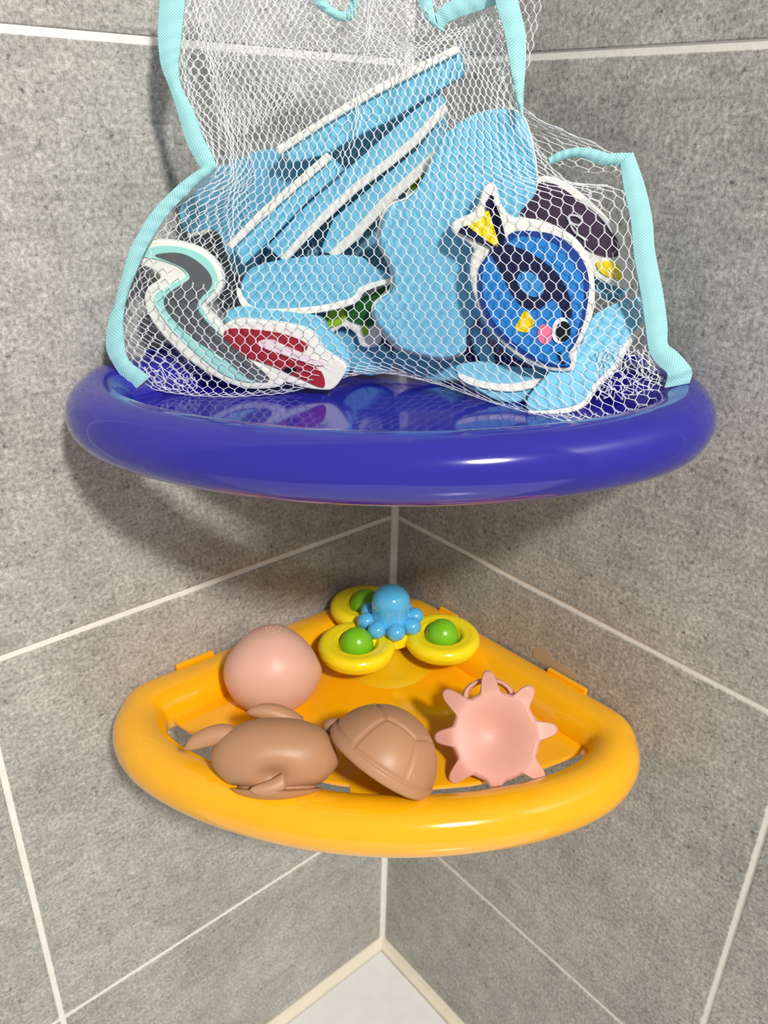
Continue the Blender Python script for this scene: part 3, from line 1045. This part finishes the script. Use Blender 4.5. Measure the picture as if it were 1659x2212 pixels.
def net(name, ev, vmax, lines, wob, parent, r=.00017, jit=.45, vmin=0, phase=0, waves=None):
    """hexagonal knit built as threads: vertical sides are a pair of threads"""
    w_ = 1.0
    pitch = .90      # row pitch in cells
    V, E_ = [], []
    nrow = int((vmax - vmin) / pitch)
    ncol = int(NCELL)

    idx = {}

    def vid(c2, rr, k_):
        key = (c2, rr, k_)
        if key not in idx:
            x = c2 / 2
            y = vmin + (rr + (.0 if k_ == 0 else .47)) * pitch * 1.0
            idx[key] = len(V)
            V.append((x / ncol, y))
        return idx[key]
    for rr in range(nrow):
        off = rr % 2
        for c in range(ncol + 1):
            c2 = 2 * c + off
            if c2 > 2 * ncol:
                continue
            a = vid(c2, rr, 0)
            b = vid(c2, rr, 1)
            E_.append((a, b, 1))
            if rr < nrow - 1:
                for dc in (-1, 1):
                    if 0 <= c2 + dc <= 2 * ncol:
                        E_.append((b, vid(c2 + dc, rr + 1, 0), 0))
    V = np.array(V)
    Q = ev(V[:, 0], V[:, 1])
    P2 = Q[:, :2].copy()
    edge = np.minimum(V[:, 0], 1 - V[:, 0]) * ncol
    fade = np.clip(edge / 3, 0, 1)
    for line, st, wd in lines:
        ds, vec = seg_dist(P2, line)
        P2 = P2 + vec * (st * np.exp(-(ds / wd) ** 2) * fade)[:, None]
    P2 += rng.normal(0, jit, P2.shape) * fade[:, None]
    # low-frequency cloth wander
    P2[:, 0] += wob * fade * np.sin(P2[:, 1] / 61 + phase) * np.cos(P2[:, 0] / 83 + 1 + phase)
    P2[:, 1] += wob * fade * np.sin(P2[:, 0] / 57 + 2 + phase) * np.cos(P2[:, 1] / 71 + phase)
    rho = Q[:, 2] / 1000
    if waves is not None:
        rho = rho + waves(P2) * fade
    W3 = np.array([unproj(a, b, c) for (a, b), c in zip(P2, rho)])
    # keep the cloth in front of both tiled walls
    W3[:, 0] = np.minimum(W3[:, 0], -.0012)
    W3[:, 1] = np.minimum(W3[:, 1], -.0012)
    vs, fs = [], []

    def strand(p_, q_, rad):
        d = q_ - p_
        L_ = np.linalg.norm(d)
        if L_ < 1e-6:
            return
        d /= L_
        s_ = np.cross(d, DIAG)
        ns = np.linalg.norm(s_)
        s_ = s_ / ns if ns > 1e-6 else np.array([0, 0, 1.])
        n_ = np.cross(d, s_)
        p_, q_ = p_ - d * rad * .5, q_ + d * rad * .5
        base = len(vs)
        for e_ in (p_, q_):
            vs.extend([e_ + s_ * rad, e_ + n_ * rad, e_ - s_ * rad, e_ - n_ * rad])
        for j in range(4):
            fs.append((base + j, base + (j + 1) % 4, base + 4 + (j + 1) % 4, base + 4 + j))
    for a, b, dbl in E_:
        p_, q_ = W3[a], W3[b]
        if dbl:
            sd = np.cross(q_ - p_, DIAG)
            n0 = np.linalg.norm(sd)
            sd = sd / n0 * .00022 if n0 > 1e-9 else 0
            strand(p_ + sd, q_ + sd, r * .82)
            strand(p_ - sd, q_ - sd, r * .82)
        else:
            strand(p_, q_, r)
    o = pyd(name, vs, fs, M_NET, parent, True)
    o['kind'] = 'stuff'
    return o


front_lines = [
    ([(405, -60), (430, 60), (470, 180), (500, 300), (506, 420), (498, 520), (515, 620)], .62, 30),
    ([(800, -60), (795, 60), (780, 170), (762, 300), (745, 330)], .55, 28),
    ([(330, 590), (400, 680), (470, 760), (560, 820)], .45, 22),
    ([(1005, 120), (1060, 190), (1130, 280), (1190, 350)], .35, 24),
    ([(800, 70), (860, 105), (920, 98), (985, 72), (1050, 30)], .75, 46),
    ([(540, 60), (640, 110), (730, 170), (775, 250)], .5, 34),
    ([(640, 40), (720, 110), (780, 190)], .35, 30),
    ([(850, 835), (960, 835), (1060, 865), (1150, 890)], .35, 30),
]


def front_waves(P):
    top = np.clip((330 - P[:, 1]) / 250, 0, 1)
    return top * (.0035 * np.sin(P[:, 0] / 24 + P[:, 1] / 90) + .002 * np.sin(P[:, 0] / 11 + P[:, 1] / 60))


evF = make_eval(rows)
net('net_front', evF, 52.9, front_lines, 1.6, bag, waves=front_waves)

rows_b = [
    (0, lerp_list([400, 560, 760, 950, 1185]), [-70] * 11, lerp_list([136, 116, 112, 116, 130])),
    (8, lerp_list([392, 560, 770, 960, 1150]), lerp_list([110, 112, 105, 100, 112]), lerp_list([139, 116, 112, 116, 132])),
    (14, lerp_list([412, 580, 780, 970, 1136]), lerp_list([230, 238, 235, 225, 235]), lerp_list([142, 116, 112, 116, 136])),
    (20, lerp_list([455, 590, 790, 1010, 1330]), lerp_list([365, 365, 360, 330, 335]), lerp_list([147, 116, 112, 120, 138])),
    (26, lerp_list([345, 570, 800, 1050, 1350]), lerp_list([450, 470, 465, 460, 425]), lerp_list([152, 120, 112, 122, 143])),
    (31, lerp_list([300, 550, 810, 1080, 1370]), lerp_list([560, 572, 575, 570, 560]), lerp_list([154, 124, 112, 124, 147])),
    (36, lerp_list([272, 540, 810, 1090, 1390]), lerp_list([675, 680, 682, 680, 680]), lerp_list([156, 128, 114, 126, 151])),
    (41, lerp_list([285, 545, 812, 1095, 1410]), lerp_list([765, 782, 775, 780, 780]), lerp_list([156, 132, 116, 126, 154])),
    (46, [325, 400, 500, 620, 740, 860, 985, 1115, 1240, 1345, 1440], [826, 836, 838, 832, 812, 806, 826, 850, 862, 850, 826], [153, 151, 149, 144, 128, 124, 138, 153, 161, 158, 152]),
]
back_lines = [
    ([(430, -60), (470, 100), (520, 260), (560, 380)], .5, 34),
    ([(700, -60), (690, 100), (720, 240)], .5, 30),
    ([(900, -60), (930, 80), (1000, 120), (1080, 160)], .5, 34),
    ([(1200, 350), (1260, 372), (1330, 372)], .5, 24),
]
net('net_back', make_eval(rows_b), 45.9, back_lines, 4.0, bag, jit=1.0, phase=1.7,
    waves=lambda P: np.clip((330 - P[:, 1]) / 250, 0, 1) * .003 * np.sin(P[:, 0] / 19 + 2))
# folded-over extra layer near the top of the bag
rows_t = [
    (0, lerp_list([430, 560, 700, 880, 1080]), [-70] * 11, lerp_list([128, 126, 122, 126, 132])),
    (14, lerp_list([440, 560, 740, 900, 1085]), lerp_list([95, 120, 90, 85, 70]), lerp_list([130, 130, 126, 130, 134])),
    (24, lerp_list([480, 600, 760, 900, 1095]), lerp_list([330, 270, 230, 160, 190]), lerp_list([132, 130, 126, 130, 134])),
]
net('net_fold', make_eval(rows_t), 23.9, [([(500, 330), (620, 200), (760, 130), (860, 100)], .5, 40), ([(600, -60), (640, 60), (640, 200)], .5, 40), ([(960, -60), (930, 40), (860, 110)], .5, 40)], 6.0, bag,
    jit=1.2, phase=.4, waves=lambda P: .004 * np.sin(P[:, 0] / 33 + P[:, 1] / 27))
# crumpled extra net at the lower right corner (gathered seam)
rows_c = [
    (0, lerp_list([1290, 1340, 1400]), lerp_list([760, 745, 760]), lerp_list([160, 163, 166])),
    (4, lerp_list([1285, 1350, 1425]), lerp_list([820, 812, 805]), lerp_list([165, 167, 168])),
    (9, lerp_list([1270, 1355, 1440]), lerp_list([880, 868, 832]), lerp_list([175, 172, 169])),
]
NCELL = 10.0
net('net_corner', make_eval(rows_c), 8.9, [], 7.0, bag, jit=4, phase=.6)
rows_d = [
    (0, lerp_list([300, 350, 420]), lerp_list([790, 800, 815]), lerp_list([160, 160, 160])),
    (4, lerp_list([312, 370, 430]), lerp_list([845, 852, 856]), lerp_list([161, 160, 158])),
]
NCELL = 8.0
net('net_corner', make_eval(rows_d), 3.9, [], 5.0, bag, jit=4, phase=2.6)
NCELL = 46.0


def tape(name, A, Bp, rho, parent=None, thick=.0011):
    """woven tape between two pixel edges, rho a list along its length; slightly folded about its middle"""
    n = len(A)
    A = smooth_open(A, 5)
    Bp = smooth_open(Bp, 5)
    rr = np.interp(np.linspace(0, 1, len(A)), np.linspace(0, 1, n), rho)
    W5 = 5
    F, Bk, uv = [], [], []
    Ln = 0
    prev = None
    for i in range(len(A)):
        for k_ in range(W5):
            t = k_ / (W5 - 1)
            q = A[i] * (1 - t) + Bp[i] * t
            X = unproj(q[0], q[1], rr[i] + .0012 * sin(pi * t) + .0004 * sin(i * 1.7 + t * 3))
            F.append(X)
            Bk.append(X + DIAG * thick)
        c_ = (A[i] + Bp[i]) / 2
        if prev is not None:
            Ln += np.hypot(*(c_ - prev))
        prev = c_
        wpx = np.hypot(*(A[i] - Bp[i]))
        uv.append([(max(wpx, 24) / 3.2 * (k_ / (W5 - 1)), Ln / 3.2) for k_ in range(W5)])
    m_ = len(F)
    vs = [tuple(q) for q in F + Bk]
    vs = [(min(a, -.0008), min(b, -.0008), c) for a, b, c in vs]
    fs = []
    L_ = len(A)
    for i in range(L_ - 1):
        for k_ in range(W5 - 1):
            a = i * W5 + k_
            fs.append((a, a + 1, a + 1 + W5, a + W5))
            fs.append((m_ + a, m_ + a + W5, m_ + a + 1 + W5, m_ + a + 1))
        for k_ in (0, W5 - 1):
            a = i * W5 + k_
            fs.append((a, a + W5, a + W5 + m_, a + m_))
    for i in (0, L_ - 1):
        for k_ in range(W5 - 1):
            a = i * W5 + k_
            fs.append((a, a + 1, a + 1 + m_, a + m_))
    me = bpy.data.meshes.new(name)
    me.from_pydata(vs, [], fs)
    ul = me.uv_layers.new(name='UVMap')
    for p_ in me.polygons:
        for li in p_.loop_indices:
            vi = me.loops[li].vertex_index % m_
            ul.data[li].uv = uv[vi // W5][vi % W5]
    o = link(name, me, M_TAPE, parent, True)
    fix_normals(o)
    o.data.set_sharp_from_angle(angle=.9)
    return o


tape('edge_tape', [(343, -60), (345, 0), (341, 60), (343, 110), (350, 150), (366, 190), (386, 250), (400, 300), (422, 345), (437, 368)],
     [(398, -60), (399, 0), (393, 60), (389, 105), (385, 140), (392, 190), (418, 240), (437, 295), (458, 335), (468, 362)],
     [.142, .144, .146, .148, .149, .150, .152, .153, .154, .155], bag)
tape('edge_tape', [(458, 352), (422, 371), (382, 402), (348, 435), (321, 467), (298, 506), (278, 545), (251, 642), (234, 696), (229, 750), (244, 786), (267, 820), (288, 845)],
     [(468, 366), (432, 392), (404, 420), (376, 448), (350, 480), (325, 520), (305, 560), (275, 636), (266, 685), (267, 732), (276, 777), (298, 797), (323, 815)],
     [.156, .157, .158, .159, .160, .161, .162, .164, .165, .166, .167, .167, .166], bag)
tape('edge_tape', [(1062, -60), (1070, 0), (1088, 61), (1098, 115), (1107, 169), (1113, 209), (1122, 240)],
     [(1112, -60), (1119, 0), (1135, 68), (1136, 128), (1132, 189), (1131, 225), (1131, 252)],
     [.148, .150, .152, .154, .157, .158, .158], bag)
tape('edge_tape', [(1184, 341), (1205, 329), (1230, 321), (1260, 318), (1290, 323), (1316, 331), (1340, 330), (1366, 330)],
     [(1190, 356), (1212, 348), (1234, 341), (1258, 342), (1285, 352), (1308, 358), (1328, 356), (1340, 362)],
     [.140, .141, .142, .144, .146, .148, .149, .150], bag)
tape('edge_tape', [(1340, 352), (1348, 407), (1363, 479), (1370, 555), (1385, 635), (1395, 707), (1403, 760), (1421, 788), (1442, 808), (1436, 838)],
     [(1368, 328), (1395, 407), (1410, 479), (1415, 541), (1433, 635), (1442, 704), (1443, 743), (1464, 761), (1494, 798), (1490, 828)],
     [.151, .153, .155, .157, .160, .163, .166, .169, .173, .173], bag)
tape('top_tape', [(690, -50), (705, 0), (722, 18), (742, 24), (756, 8), (762, -40)],
     [(660, -50), (676, 0), (700, 27), (740, 46), (768, 34), (780, -40)], [.134, .134, .134, .134, .134, .134], bag)
tape('top_tape', [(898, -50), (904, 0), (916, 36), (942, 62), (956, 69)],
     [(930, -50), (934, 0), (938, 26), (950, 52), (960, 66)], [.140, .140, .140, .140, .140], bag)
tape('top_tape', [(950, 66), (975, 44), (1020, 28), (1060, 14), (1095, 4)],
     [(940, 30), (965, 6), (1010, -12), (1050, -26), (1090, -34)], [.140, .141, .142, .143, .144], bag)
